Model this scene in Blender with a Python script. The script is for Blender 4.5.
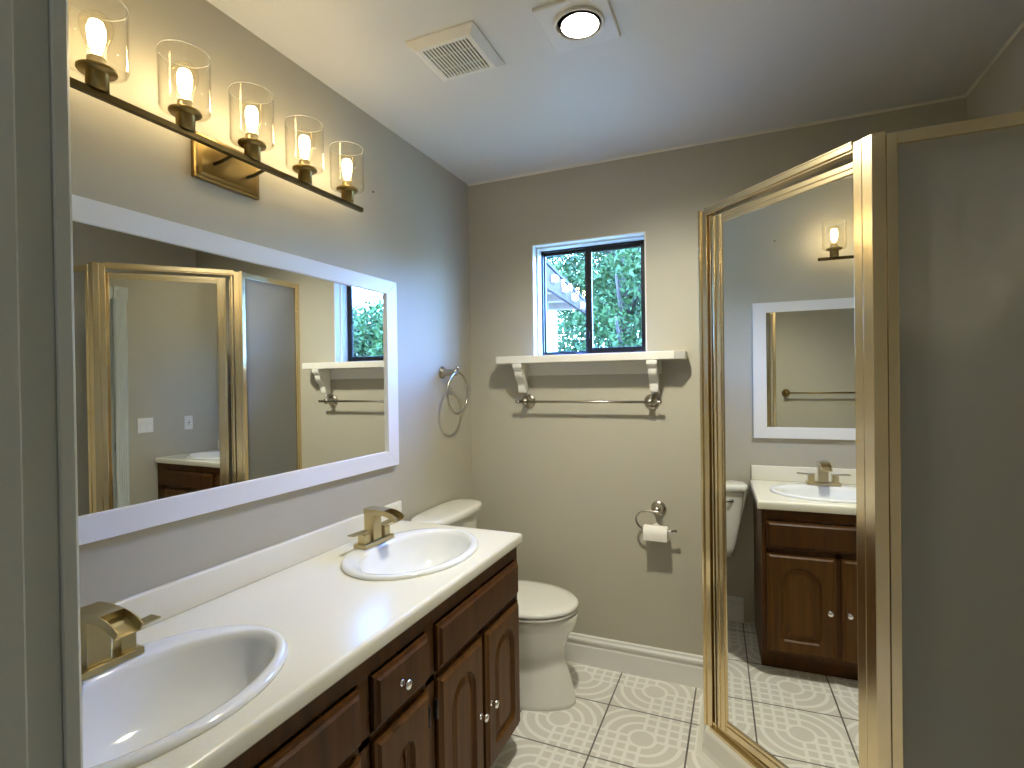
import bpy, bmesh, math, random
from mathutils import Vector, Matrix
random.seed(7)
sc = bpy.context.scene
for o in list(bpy.data.objects):
    bpy.data.objects.remove(o)
COL = sc.collection
PI = math.pi

# ------------------------------------------------------------------ camera
F_PX, YAW, PITCH, ROLL, CAM_H = 531.82, 0.4068, -0.0066, -0.0143, 1.3927
def cam_axes():
    cy, sy = math.cos(YAW), math.sin(YAW)
    f = Vector((-sy*math.cos(PITCH), cy*math.cos(PITCH), math.sin(PITCH)))
    r = Vector((cy, sy, 0)); u = r.cross(f)
    return (r*math.cos(ROLL)+u*math.sin(ROLL), -r*math.sin(ROLL)+u*math.cos(ROLL), f)
cam_d = bpy.data.cameras.new('camera')
cam_d.sensor_fit = 'HORIZONTAL'; cam_d.sensor_width = 36.0
cam_d.lens = F_PX/1024*36.0; cam_d.clip_start = 0.02; cam_d.clip_end = 200
cam = bpy.data.objects.new('camera', cam_d); COL.objects.link(cam)
r_, u_, f_ = cam_axes()
m = Matrix((r_, u_, -f_)).transposed().to_4x4(); m.translation = (0, 0, CAM_H)
cam.matrix_world = m
sc.camera = cam

# ------------------------------------------------------------------ colour, world, sun
sc.view_settings.view_transform = 'Standard'
sc.view_settings.look = 'None'
sc.view_settings.exposure = 0.12
sc.view_settings.gamma = 1.0
sc.view_settings.use_curve_mapping = False
sc.cycles.max_bounces = 14; sc.cycles.glossy_bounces = 8; sc.cycles.diffuse_bounces = 6
sc.cycles.transmission_bounces = 10; sc.cycles.transparent_max_bounces = 24
sc.cycles.caustics_reflective = True; sc.cycles.sample_clamp_indirect = 6.0
SKY = 9.5
w = bpy.data.worlds.new('sky'); sc.world = w; w.use_nodes = True
nt = w.node_tree; nt.nodes.clear()
wo = nt.nodes.new('ShaderNodeOutputWorld'); bg = nt.nodes.new('ShaderNodeBackground')
sk = nt.nodes.new('ShaderNodeTexSky'); sk.sky_type = 'NISHITA'; sk.sun_disc = False
sk.sun_elevation = math.radians(50); sk.sun_rotation = math.radians(200); sk.air_density = 1.4; sk.ozone_density = 2.5
bg.inputs['Strength'].default_value = SKY
tn = nt.nodes.new('ShaderNodeMix'); tn.data_type = 'RGBA'; tn.blend_type = 'MULTIPLY'; tn.inputs[0].default_value = 1.0
tn.inputs[7].default_value = (.50, .80, 1.60, 1)      # daylight seen with the camera balanced for warm lamps
nt.links.new(sk.outputs[0], tn.inputs[6]); nt.links.new(tn.outputs[2], bg.inputs['Color']); nt.links.new(bg.outputs[0], wo.inputs['Surface'])
sun_d = bpy.data.lights.new('sun', 'SUN'); sun_d.energy = 1.8; sun_d.angle = math.radians(0.6); sun_d.color = (.86, .95, 1.0)
sun = bpy.data.objects.new('sun', sun_d); COL.objects.link(sun)
sun.rotation_euler = Vector((-.80, .06, -.72)).to_track_quat('-Z', 'Y').to_euler()
BULB_E = 46.0      # filament emission
HALL_FILL_E = 22.0  # emission of the fill lamp added in the hall
DOWN_W = 92.0      # reflector lamp in the ceiling can, watts
DOWN_E = 60.0       # recessed ceiling lamp emission

# ------------------------------------------------------------------ node helpers
def new_mat(name):
    mt = bpy.data.materials.new(name); mt.use_nodes = True
    t = mt.node_tree; t.nodes.clear()
    out = t.nodes.new('ShaderNodeOutputMaterial')
    return mt, t, out
def principled(name, col, rough=.5, metal=0., spec=.5, bump=None, coat=0., var=None, trans=0., ior=1.45, rvar=None):
    mt, t, out = new_mat(name)
    p = t.nodes.new('ShaderNodeBsdfPrincipled')
    p.inputs['Base Color'].default_value = (*col, 1); p.inputs['Roughness'].default_value = rough
    p.inputs['Metallic'].default_value = metal; p.inputs['Specular IOR Level'].default_value = spec
    p.inputs['Coat Weight'].default_value = coat; p.inputs['Coat Roughness'].default_value = .08
    p.inputs['Transmission Weight'].default_value = trans; p.inputs['IOR'].default_value = ior
    t.links.new(p.outputs[0], out.inputs['Surface'])
    tc = t.nodes.new('ShaderNodeTexCoord')
    if var:
        scale, amt = var
        n = t.nodes.new('ShaderNodeTexNoise'); n.inputs['Scale'].default_value = scale; n.inputs['Detail'].default_value = 4
        t.links.new(tc.outputs['Object'], n.inputs['Vector'])
        r = t.nodes.new('ShaderNodeValToRGB')
        r.color_ramp.elements[0].position = .3; r.color_ramp.elements[1].position = .7
        r.color_ramp.elements[0].color = (*[c*(1-amt) for c in col], 1)
        r.color_ramp.elements[1].color = (*[min(1, c*(1+amt)) for c in col], 1)
        t.links.new(n.outputs['Fac'], r.inputs[0]); t.links.new(r.outputs[0], p.inputs['Base Color'])
    if rvar:
        n = t.nodes.new('ShaderNodeTexNoise'); n.inputs['Scale'].default_value = rvar[0]
        t.links.new(tc.outputs['Object'], n.inputs['Vector'])
        mr = t.nodes.new('ShaderNodeMapRange'); mr.inputs[3].default_value = rough-rvar[1]; mr.inputs[4].default_value = rough+rvar[1]
        t.links.new(n.outputs['Fac'], mr.inputs[0]); t.links.new(mr.outputs[0], p.inputs['Roughness'])
    if bump:
        scale, strength, dist = bump
        n = t.nodes.new('ShaderNodeTexNoise'); n.inputs['Scale'].default_value = scale; n.inputs['Detail'].default_value = 3
        t.links.new(tc.outputs['Object'], n.inputs['Vector'])
        b = t.nodes.new('ShaderNodeBump'); b.inputs['Strength'].default_value = strength; b.inputs['Distance'].default_value = dist
        t.links.new(n.outputs['Fac'], b.inputs['Height']); t.links.new(b.outputs[0], p.inputs['Normal'])
    return mt
def thin_glass(name, tint=(1, 1, 1), ior=1.45, rough=0.):
    """clear sheet glass: what is not reflected passes straight through"""
    mt, t, out = new_mat(name)
    tr = t.nodes.new('ShaderNodeBsdfTransparent'); tr.inputs[0].default_value = (*tint, 1)
    gl = t.nodes.new('ShaderNodeBsdfGlossy'); gl.inputs['Roughness'].default_value = rough
    g = t.nodes.new('ShaderNodeNewGeometry'); dt = t.nodes.new('ShaderNodeVectorMath'); dt.operation = 'DOT_PRODUCT'
    t.links.new(g.outputs['Normal'], dt.inputs[0]); t.links.new(g.outputs['Incoming'], dt.inputs[1])
    k = X(t, dt.outputs['Value']).abs().inv(); k2 = k*k; f0 = ((ior-1)/(ior+1))**2
    fres = k2*k2*k*(1-f0)+f0                     # Schlick, the same from either side of the sheet
    mx = t.nodes.new('ShaderNodeMixShader')
    t.links.new(fres.v, mx.inputs[0]); t.links.new(tr.outputs[0], mx.inputs[1]); t.links.new(gl.outputs[0], mx.inputs[2])
    t.links.new(mx.outputs[0], out.inputs['Surface'])
    return mt
def rim_glass(name):
    mt, t, out = new_mat(name)
    tr = t.nodes.new('ShaderNodeBsdfTransparent'); df = t.nodes.new('ShaderNodeBsdfTranslucent'); d2 = t.nodes.new('ShaderNodeBsdfDiffuse')
    m1 = t.nodes.new('ShaderNodeMixShader'); m2 = t.nodes.new('ShaderNodeMixShader'); m2.inputs[0].default_value = .45
    t.links.new(df.outputs[0], m1.inputs[1]); t.links.new(d2.outputs[0], m1.inputs[2])
    t.links.new(tr.outputs[0], m2.inputs[1]); t.links.new(m1.outputs[0], m2.inputs[2]); t.links.new(m2.outputs[0], out.inputs['Surface'])
    return mt
def emission(name, col, strength):
    mt, t, out = new_mat(name)
    e = t.nodes.new('ShaderNodeEmission'); e.inputs[0].default_value = (*col, 1); e.inputs[1].default_value = strength
    t.links.new(e.outputs[0], out.inputs['Surface'])
    return mt
class X:
    """small arithmetic on node sockets"""
    def __init__(s, t, v): s.t = t; s.v = v
    def _op(s, op, b=None, c=None):
        n = s.t.nodes.new('ShaderNodeMath'); n.operation = op
        for i, q in enumerate((s, b, c)):
            if q is None: continue
            if isinstance(q, X): s.t.links.new(q.v, n.inputs[i])
            else: n.inputs[i].default_value = q
        return X(s.t, n.outputs[0])
    def __add__(s, b): return s._op('ADD', b)
    def __sub__(s, b): return s._op('SUBTRACT', b)
    def __mul__(s, b): return s._op('MULTIPLY', b)
    def lt(s, b): return s._op('LESS_THAN', b)
    def gt(s, b): return s._op('GREATER_THAN', b)
    def max(s, b): return s._op('MAXIMUM', b)
    def min(s, b): return s._op('MINIMUM', b)
    def abs(s): return s._op('ABSOLUTE')
    def floor(s): return s._op('FLOOR')
    def mod(s, b): return s._op('FLOORED_MODULO', b)
    def sqrt(s): return s._op('SQRT')
    def inv(s): return X.__add__(s*-1.0, 1.0)
def near(e, val, half): return (e-val).abs().lt(half)

def tile_floor():
    mt, t, out = new_mat('patterned_floor_tile')
    p = t.nodes.new('ShaderNodeBsdfPrincipled'); t.links.new(p.outputs[0], out.inputs['Surface'])
    g = t.nodes.new('ShaderNodeNewGeometry'); sp = t.nodes.new('ShaderNodeSeparateXYZ')
    t.links.new(g.outputs['Position'], sp.inputs[0])
    S = 0.3335
    x = (X(t, sp.outputs[0]) + 0.5335 + 10*S)*(1/S); y = (X(t, sp.outputs[1]) - 1.905 + 10*S)*(1/S)
    iu, iv = x.floor(), y.floor()
    par = (iu+iv).mod(2.0)                       # checkerboard turn of the motif
    sg = par*-2.0+1.0
    u = (x-iu-0.5)*sg; v = y-iv-0.5
    r = (u*u+v*v).sqrt()
    grout = u.abs().max(v.abs()).gt(0.5-0.0095)
    same = (u*v).gt(0.0)                         # quadrants holding the square grid
    arc = near(r, .15, .021).max(near(r, .285, .021)).max(near(r, .43, .024)).max(near(r, .56, .022))
    gu = u.abs().mod(0.135); gv = v.abs().mod(0.135)
    grid = near(gu, .0675, .047).min(near(gv, .0675, .047)).inv()
    ring_cut = near(u.abs(), 0.0, .020).max(near(v.abs(), 0.0, .020)).min(r.gt(.15))
    gridz = grid.min(r.gt(.16)).max(near(r, .15, .017))
    lines = (gridz.min(same)).max(arc.min(same.inv())).max(ring_cut)
    n = t.nodes.new('ShaderNodeTexNoise'); n.inputs['Scale'].default_value = 260
    t.links.new(g.outputs['Position'], n.inputs['Vector'])
    n2 = t.nodes.new('ShaderNodeTexNoise'); n2.inputs['Scale'].default_value = 9
    t.links.new(g.outputs['Position'], n2.inputs['Vector'])
    def mixc(f, a, b):
        mx = t.nodes.new('ShaderNodeMix'); mx.data_type = 'RGBA'
        if isinstance(f, X): t.links.new(f.v, mx.inputs[0])
        else: t.links.new(f, mx.inputs[0])
        for k, c in ((6, a), (7, b)):
            if isinstance(c, tuple): mx.inputs[k].default_value = (*c, 1)
            else: t.links.new(c, mx.inputs[k])
        return mx.outputs[2]
    field = mixc(n.outputs['Fac'], (.64, .61, .545), (.78, .755, .695))
    c = mixc(lines, field, (.88, .865, .81))
    c = mixc(grout, c, (.13, .12, .105))
    t.links.new(c, p.inputs['Base Color'])
    p.inputs['Roughness'].default_value = .32
    b = t.nodes.new('ShaderNodeBump'); b.inputs['Strength'].default_value = .5; b.inputs['Distance'].default_value = .002
    t.links.new((grout.inv()+lines*0.15).v, b.inputs['Height']); t.links.new(b.outputs[0], p.inputs['Normal'])
    return mt
def wall_tile():
    mt, t, out = new_mat('shower_wall_tile')
    p = t.nodes.new('ShaderNodeBsdfPrincipled'); t.links.new(p.outputs[0], out.inputs['Surface'])
    g = t.nodes.new('ShaderNodeNewGeometry'); sp = t.nodes.new('ShaderNodeSeparateXYZ')
    t.links.new(g.outputs['Position'], sp.inputs[0])
    S = .2
    h = X(t, sp.outputs[0])+X(t, sp.outputs[1])+10.0
    a = (h*(1/S)).mod(1.0); b_ = (X(t, sp.outputs[2])*(1/S)).mod(1.0)
    gr = near(a, .5, .487).min(near(b_, .5, .487)).inv()
    mx = t.nodes.new('ShaderNodeMix'); mx.data_type = 'RGBA'; t.links.new(gr.v, mx.inputs[0])
    mx.inputs[6].default_value = (.42, .37, .29, 1); mx.inputs[7].default_value = (.62, .58, .5, 1)
    t.links.new(mx.outputs[2], p.inputs['Base Color']); p.inputs['Roughness'].default_value = .2
    return mt
def wood(name, dark, light):
    mt, t, out = new_mat(name)
    p = t.nodes.new('ShaderNodeBsdfPrincipled'); t.links.new(p.outputs[0], out.inputs['Surface'])
    g = t.nodes.new('ShaderNodeNewGeometry'); mp = t.nodes.new('ShaderNodeMapping')
    t.links.new(g.outputs['Position'], mp.inputs[0]); mp.inputs['Scale'].default_value = (16, 16, 1.1)
    n = t.nodes.new('ShaderNodeTexNoise'); n.inputs['Scale'].default_value = 1.6; n.inputs['Detail'].default_value = 7; n.inputs['Distortion'].default_value = .9
    t.links.new(mp.outputs[0], n.inputs['Vector'])
    mp2 = t.nodes.new('ShaderNodeMapping'); t.links.new(g.outputs['Position'], mp2.inputs[0]); mp2.inputs['Scale'].default_value = (110, 110, 4)
    n2 = t.nodes.new('ShaderNodeTexNoise'); n2.inputs['Scale'].default_value = 1.5; n2.inputs['Detail'].default_value = 4
    t.links.new(mp2.outputs[0], n2.inputs['Vector'])
    ad = t.nodes.new('ShaderNodeMath'); ad.operation = 'MULTIPLY_ADD'; ad.inputs[1].default_value = .28
    t.links.new(n2.outputs['Fac'], ad.inputs[0]); 
    ml = t.nodes.new('ShaderNodeMath'); ml.operation = 'MULTIPLY'; ml.inputs[1].default_value = .72
    t.links.new(n.outputs['Fac'], ml.inputs[0]); t.links.new(ml.outputs[0], ad.inputs[2])
    r = t.nodes.new('ShaderNodeValToRGB'); r.color_ramp.elements[0].position = .28; r.color_ramp.elements[1].position = .80
    r.color_ramp.elements[0].color = (*dark, 1); r.color_ramp.elements[1].color = (*light, 1)
    t.links.new(ad.outputs[0], r.inputs[0]); t.links.new(r.outputs[0], p.inputs['Base Color'])
    p.inputs['Roughness'].default_value = .40; p.inputs['Specular IOR Level'].default_value = .16
    b = t.nodes.new('ShaderNodeBump'); b.inputs['Strength'].default_value = .12; b.inputs['Distance'].default_value = .001
    t.links.new(ad.outputs[0], b.inputs['Height']); t.links.new(b.outputs[0], p.inputs['Normal'])
    return mt
def frosted(name):
    mt, t, out = new_mat(name)
    p = t.nodes.new('ShaderNodeBsdfPrincipled')
    p.inputs['Base Color'].default_value = (.62, .62, .60, 1); p.inputs['Roughness'].default_value = .22
    n = t.nodes.new('ShaderNodeTexNoise'); n.inputs['Scale'].default_value = 140
    tc = t.nodes.new('ShaderNodeTexCoord'); t.links.new(tc.outputs['Object'], n.inputs['Vector'])
    b = t.nodes.new('ShaderNodeBump'); b.inputs['Strength'].default_value = .25; b.inputs['Distance'].default_value = .001
    t.links.new(n.outputs['Fac'], b.inputs['Height']); t.links.new(b.outputs[0], p.inputs['Normal'])
    p.inputs['Transmission Weight'].default_value = .0
    tl = t.nodes.new('ShaderNodeBsdfTranslucent'); tl.inputs[0].default_value = (.75, .76, .74, 1)
    rf = t.nodes.new('ShaderNodeBsdfRefraction'); rf.inputs['Roughness'].default_value = .19; rf.inputs['IOR'].default_value = 1.02
    rf.inputs['Color'].default_value = (.8, .81, .79, 1)
    m1 = t.nodes.new('ShaderNodeMixShader'); m1.inputs[0].default_value = .82
    t.links.new(tl.outputs[0], m1.inputs[1]); t.links.new(rf.outputs[0], m1.inputs[2])
    m2 = t.nodes.new('ShaderNodeMixShader'); m2.inputs[0].default_value = .72
    t.links.new(p.outputs[0], m2.inputs[1]); t.links.new(m1.outputs[0], m2.inputs[2])
    t.links.new(m2.outputs[0], out.inputs['Surface'])
    return mt
M = {
 'paint': principled('taupe_wall_paint', (.465, .437, .345), .55, bump=(160, .10, .002), var=(3, .015)),
 'ceil': principled('ceiling_paint', (.70, .695, .655), .42, bump=(90, .10, .002), var=(2, .015)),
 'trim': principled('white_trim_paint', (.74, .73, .69), .38, var=(8, .01)),
 'jamb': principled('door_jamb_paint', (.58, .62, .60), .42, bump=(120, .15, .001)),
 'frame': principled('white_mirror_frame', (.80, .80, .80), .35, var=(8, .01)),
 'gold': principled('brushed_gold_aluminium', (.80, .66, .41), .21, 1.0, var=(12, .02)),
 'brass': principled('aged_brass', (.30, .205, .070), .33, 1.0, var=(12, .03)),
 'bronze': principled('dark_bronze', (.135, .095, .038), .36, 1.0, var=(12, .03)),
 'fgold': principled('champagne_gold_faucet', (.52, .43, .235), .29, 1.0, var=(20, .02)),
 'nickel': principled('satin_nickel', (.52, .48, .42), .25, 1.0, var=(20, .02)),
 'chrome': principled('polished_chrome', (.85, .85, .84), .12, 1.0, rvar=(40, .02)),
 'black': principled('black_aluminium', (.012, .013, .016), .35, 0.3, rvar=(20, .05)),
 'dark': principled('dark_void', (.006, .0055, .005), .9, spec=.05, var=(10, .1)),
 'counter': principled('cream_counter_laminate', (.82, .795, .665), .22, var=(200, .015), coat=.25),
 'porc': principled('white_porcelain', (.84, .86, .88), .10, coat=.6, var=(3, .005)),
 'toilet': principled('toilet_ceramic', (.78, .77, .71), .12, coat=.5, var=(3, .005)),
 'plastic': principled('ivory_plastic', (.78, .77, .72), .4, var=(6, .01)),
 'wplastic': principled('white_switch_plastic', (.85, .85, .84), .35, var=(6, .01)),
 'shelf': principled('cream_shelf_paint', (.76, .745, .68), .42, var=(9, .02)),
 'curb': principled('shower_base_acrylic', (.80, .78, .69), .25, var=(5, .01), coat=.3),
 'paper': principled('toilet_paper', (.86, .83, .76), .9, bump=(300, .3, .001)),
 'wood': wood('stained_oak', (.032, .0125, .0035), (.108, .040, .0058)),
 'woodp': wood('stained_oak_panel', (.050, .020, .0045), (.150, .062, .0105)),
 'mirror': principled('silvered_mirror', (.93, .95, .94), .0, 1.0, rvar=(3, .0)),
 'glass': thin_glass('clear_shade_glass', (.995, .99, .97), 1.5),
 'bulbglass': thin_glass('bulb_glass', (1, .97, .9), 1.45),
 'rimglass': rim_glass('bright_rim_glass'),  # whitish mix, puts the bright edge line of the shades into the colour
 'pane': thin_glass('window_glass', (.97, .99, .98), 1.5),
 'frost': frosted('obscure_shower_glass'),
 'filament': emission('warm_filament', (1.0, .80, .50), BULB_E),
 'lens': emission('downlight_lens', (1.0, .955, .78), DOWN_E),
 'hallfill': emission('hall_fill_glow', (1.0, .93, .82), HALL_FILL_E),  # glow of the added hall fill lamp
 'tile': tile_floor(),
 'wtile': wall_tile(),
 'carpet': principled('hall_carpet', (.30, .27, .23), .9, bump=(300, .5, .003)),
 'hallpaint': principled('hall_wall_paint', (.36, .36, .35), .6, var=(3, .02)),
 'leafd': principled('tree_leaves_green', (.025, .052, .013), .7, spec=.15, var=(2.2, .45)),
 'leafb': principled('tree_leaves_blue_green', (.020, .043, .019), .7, spec=.15, var=(2.0, .45)),
 'bark': principled('tree_bark', (.05, .038, .03), .9, bump=(20, .6, .02)),
 'stucco': principled('white_stucco', (.55, .55, .53), .8, bump=(80, .3, .004)),
 'fascia': principled('mauve_fascia_paint', (.050, .030, .030), .6, spec=.2, var=(6, .05)),
 'rafter': principled('rafter_wood', (.34, .24, .20), .6, spec=.2, var=(12, .12)),
 'shingle': principled('roof_shingle', (.05, .045, .045), .85, var=(14, .25)),
 'ground': principled('dry_grass_ground', (.24, .25, .13), .95, var=(1.5, .3)),
 'caulk': principled('pale_caulk', (.72, .68, .56), .5, var=(12, .03)),
}

# ------------------------------------------------------------------ mesh helpers
def nb(): return bmesh.new()
def _append(bm, src):
    me = bpy.data.meshes.new('tmp'); src.to_mesh(me); src.free(); bm.from_mesh(me); bpy.data.meshes.remove(me)
def box(bm, x0, x1, y0, y1, z0, z1, bev=0., seg=2, mtx=None, smooth=False):
    b = bmesh.new(); bmesh.ops.create_cube(b, size=1)
    S = Matrix.Diagonal((x1-x0, y1-y0, z1-z0, 1)); S.translation = ((x0+x1)/2, (y0+y1)/2, (z0+z1)/2)
    bmesh.ops.transform(b, matrix=S, verts=b.verts)
    if bev > 0: bmesh.ops.bevel(b, geom=list(b.edges), offset=bev, segments=seg, affect='EDGES', profile=.5)
    if mtx is not None: bmesh.ops.transform(b, matrix=mtx, verts=b.verts)
    _append(bm, b); return bm
def loft(bm, loops, cap0=True, cap1=True, smooth=True, closed=True):
    rows = [[bm.verts.new(p) for p in lp] for lp in loops]
    n = len(rows[0])
    for a, b in zip(rows, rows[1:]):
        for i in range(n if closed else n-1):
            j = (i+1) % n
            f = bm.faces.new((a[i], a[j], b[j], b[i])); f.smooth = smooth
    if cap0: bm.faces.new(list(reversed(rows[0])))
    if cap1: bm.faces.new(rows[-1])
    return bm
def ell(cx, cy, z, a, b, n=48, p=2.0):
    L = []
    for i in range(n):
        t = 2*PI*i/n; c, s = math.cos(t), math.sin(t)
        L.append((cx+a*math.copysign(abs(c)**(2/p), c), cy+b*math.copysign(abs(s)**(2/p), s), z))
    return L
def frame_of(d):
    d = Vector(d).normalized(); h = Vector((0, 0, 1)) if abs(d.z) < .9 else Vector((1, 0, 0))
    a = d.cross(h).normalized(); return a, d.cross(a).normalized(), d
def lathe(bm, prof, origin, axis=(0, 0, 1), n=32, cap=True):
    """prof: (radius, distance along axis)"""
    a, b, d = frame_of(axis); o = Vector(origin)
    loops = [[tuple(o+d*h+(a*math.cos(2*PI*i/n)+b*math.sin(2*PI*i/n))*max(r, 1e-5)) for i in range(n)] for r, h in prof]
    return loft(bm, loops, cap, cap)
def tube(bm, pts, rad, n=12, closed=False, cap=True):
    pts = [Vector(p) for p in pts]; k = len(pts); loops = []; prev = None
    for i, p in enumerate(pts):
        if closed: d = pts[(i+1) % k]-pts[i-1]
        else: d = pts[min(i+1, k-1)]-pts[max(i-1, 0)]
        d.normalize()
        if prev is None: a, b, _ = frame_of(d)
        else:
            a = prev-d*prev.dot(d); a.normalize(); b = d.cross(a)
        prev = a; R = rad[i] if isinstance(rad, (list, tuple)) else rad
        loops.append([tuple(p+(a*math.cos(2*PI*j/n)+b*math.sin(2*PI*j/n))*R) for j in range(n)])
    if closed: loops.append(loops[0])
    loft(bm, loops, cap and not closed, cap and not closed)
    return bm
def prism(bm, poly, z0, z1, bev=0., axis='z'):
    """closed polygon swept along an axis; poly in (x,y) for z, (x,z) for y, (y,z) for x"""
    b = bmesh.new()
    def P(u, v, h):
        return {'z': (u, v, h), 'y': (u, h, v), 'x': (h, u, v)}[axis]
    lo = [b.verts.new(P(u, v, z0)) for u, v in poly]; hi = [b.verts.new(P(u, v, z1)) for u, v in poly]
    n = len(poly)
    for i in range(n):
        j = (i+1) % n; b.faces.new((lo[i], lo[j], hi[j], hi[i]))
    b.faces.new(list(reversed(lo))); b.faces.new(hi)
    if bev > 0: bmesh.ops.bevel(b, geom=list(b.edges), offset=bev, segments=2, affect='EDGES', profile=.5)
    _append(bm, b); return bm
ORG = {}
def obj(name, bm, mat, parent=None, label=None, origin=None, flat=False):
    bmesh.ops.remove_doubles(bm, verts=bm.verts, dist=1e-6)
    bmesh.ops.recalc_face_normals(bm, faces=bm.faces)
    xs = [v.co.copy() for v in bm.verts]
    if origin is None:
        mn = [min(c[i] for c in xs) for i in range(3)]; mx = [max(c[i] for c in xs) for i in range(3)]
        origin = Vector(((mn[0]+mx[0])/2, (mn[1]+mx[1])/2, mn[2] if parent is None else (mn[2]+mx[2])/2))
    origin = Vector(origin)
    bmesh.ops.translate(bm, verts=bm.verts, vec=-origin)
    me = bpy.data.meshes.new(name); bm.to_mesh(me); bm.free()
    for k in (mat if isinstance(mat, (list, tuple)) else [mat]): me.materials.append(M[k])
    o = bpy.data.objects.new(name, me); COL.objects.link(o)
    if parent is not None:
        o.parent = parent; o.location = origin-ORG[parent]
    else: o.location = origin
    ORG[o] = origin
    if label: o['label'] = label
    return o
def smooth_by_angle(o, deg=35):
    me = o.data
    b = bmesh.new(); b.from_mesh(me)
    for f in b.faces: f.smooth = True
    for e in b.edges:
        if len(e.link_faces) == 2 and e.calc_face_angle(0) > math.radians(deg): e.smooth = False
    b.to_mesh(me); b.free()
    return o
def tag(o, label, cat, group=None, kind=None):
    o['label'] = label; o['category'] = cat
    if group: o['group'] = group
    if kind: o['kind'] = kind
    return o
def thing(name, label, cat, loc, group=None):
    o = bpy.data.objects.new(name, None); COL.objects.link(o); o.location = loc; o.empty_display_size = .05
    ORG[o] = Vector(loc)
    return tag(o, label, cat, group)
def struct(name, bm, mat, parent=None):
    o = obj(name, bm, mat, parent)
    if parent is None: o['kind'] = 'structure'
    return o
def copy_tree(o, delta, parent=None):
    c = o.copy(); COL.objects.link(c); ORG[c] = ORG[o]+Vector(delta)
    if parent is None: c.location = o.location+Vector(delta)
    else:
        c.parent = parent
    for ch in [k for k in list(o.children)]: copy_tree(ch, delta, c)
    return c

# ------------------------------------------------------------------ room dimensions
XL, XR, YB, YN, H = -1.327, 0.789, 2.524, 0.24, 2.44     # walls and ceiling
OX0, OX1, OZ = -0.490, 0.100, 2.05                       # doorway
WX0, WX1, WZ0, WZ1 = -0.967, -0.400, 1.512, 2.078        # window opening
T = .14
struct('floor', box(nb(), XL-T, XR+T, YN-.13, YB+T, -.12, 0), 'tile')
struct('ceiling', box(nb(), XL-T, XR+T, YN-.13, YB+T, H, H+.15), 'ceil')
struct('wall_left', box(nb(), XL-T, XL, YN-.13, YB+T, 0, H), 'paint')
b = nb()
box(b, XL, WX0, YB, YB+T, 0, H); box(b, WX1, XR, YB, YB+T, 0, H)
box(b, WX0, WX1, YB, YB+T, 0, WZ0); box(b, WX0, WX1, YB, YB+T, WZ1, H)
struct('wall_back', b, 'paint')
struct('wall_right', box(nb(), XR, XR+T, YN-.13, YB+T, 0, H), 'paint')
b = nb()
box(b, XL, OX0-.02, YN-.12, YN, 0, H); box(b, OX1+.02, XR, YN-.12, YN, 0, H); box(b, OX0-.02, OX1+.02, YN-.12, YN, OZ+.02, H)
struct('wall_front', b, 'paint')
# small hall on the camera's side of the doorway
b = nb(); box(b, XL-T, XR+T, -1.5, YN-.13, -.12, 0); struct('floor_hall', b, 'carpet')
b = nb(); box(b, XL-T, XR+T, -1.5, YN-.13, H, H+.15); struct('ceiling_hall', b, 'ceil')
b = nb(); box(b, XL-T, XR+T, -1.64, -1.5, -.12, H+.15); struct('wall_hall_end', b, 'hallpaint')
b = nb(); box(b, XL-T, XL, -1.5, YN-.13, 0, H); struct('wall_hall_left', b, 'hallpaint')
b = nb(); box(b, XR, XR+T, -1.5, YN-.13, 0, H); struct('wall_hall_right', b, 'hallpaint')

# baseboards: stepped profile
def baseboard(name, p0, p1, nrm):
    prof = [(0, 0), (.016, 0), (.016, .088), (.013, .094), (.013, .108), (.019, .112), (.019, .122), (.012, .130), (.010, .138), (0, .142)]
    bm = nb(); n = Vector((*nrm, 0))
    loft(bm, [[tuple(Vector((*p, 0))+n*a+Vector((0, 0, z))) for a, z in prof] for p in (p0, p1)], smooth=False)
    return struct(name, bm, 'trim')
baseboard('baseboard_back', (XL+.001, YB-.0005), (-.155, YB-.0005), (0, -1))
baseboard('baseboard_left', (XL+.0005, 1.90), (XL+.0005, YB-.02), (1, 0))
baseboard('baseboard_right', (XR-.0005, YN+.02), (XR-.0005, 1.53), (-1, 0))
baseboard('baseboard_front', (OX1+.095, YN+.0005), (XR-.02, YN+.0005), (0, 1))
b = nb()
prism(b, [(YB-.009, H-.0005), (YB-.0005, H-.0005), (YB-.0005, H-.009)], XL, XR, axis='x'); struct('trim_1', b, 'caulk')
b = nb(); prism(b, [(XR-.008, H-.0005), (XR-.0005, H-.0005), (XR-.0005, H-.008)], YN, YB-.01, axis='y'); struct('trim_2', b, 'caulk')

# ------------------------------------------------------------------ doorway (jamb, stop, casing with corner blocks)
d1 = bpy.data.objects.new('door_1', None); COL.objects.link(d1); d1.location = ((OX0+OX1)/2, YN-.06, 0); ORG[d1] = Vector(d1.location); d1['kind'] = 'structure'
for nm, x0, x1 in (('door_jamb', OX0-.018, OX0), ('door_jamb', OX1, OX1+.018)):
    obj(nm, box(nb(), x0, x1, YN-.125, YN+.001, 0, OZ, .002), 'jamb', d1)
obj('head_jamb', box(nb(), OX0-.018, OX1+.018, YN-.125, YN+.001, OZ, OZ+.018, .002), 'jamb', d1)
obj('door_stop', box(nb(), OX0, OX0+.006, YN-.10, YN-.024, 0, OZ-.011, .002), 'jamb', d1)
obj('door_stop', box(nb(), OX1-.011, OX1, YN-.10, YN-.019, 0, OZ-.011, .002), 'jamb', d1)
obj('door_stop', box(nb(), OX0, OX1, YN-.10, YN-.019, OZ-.011, OZ, .002), 'jamb', d1)
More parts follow.
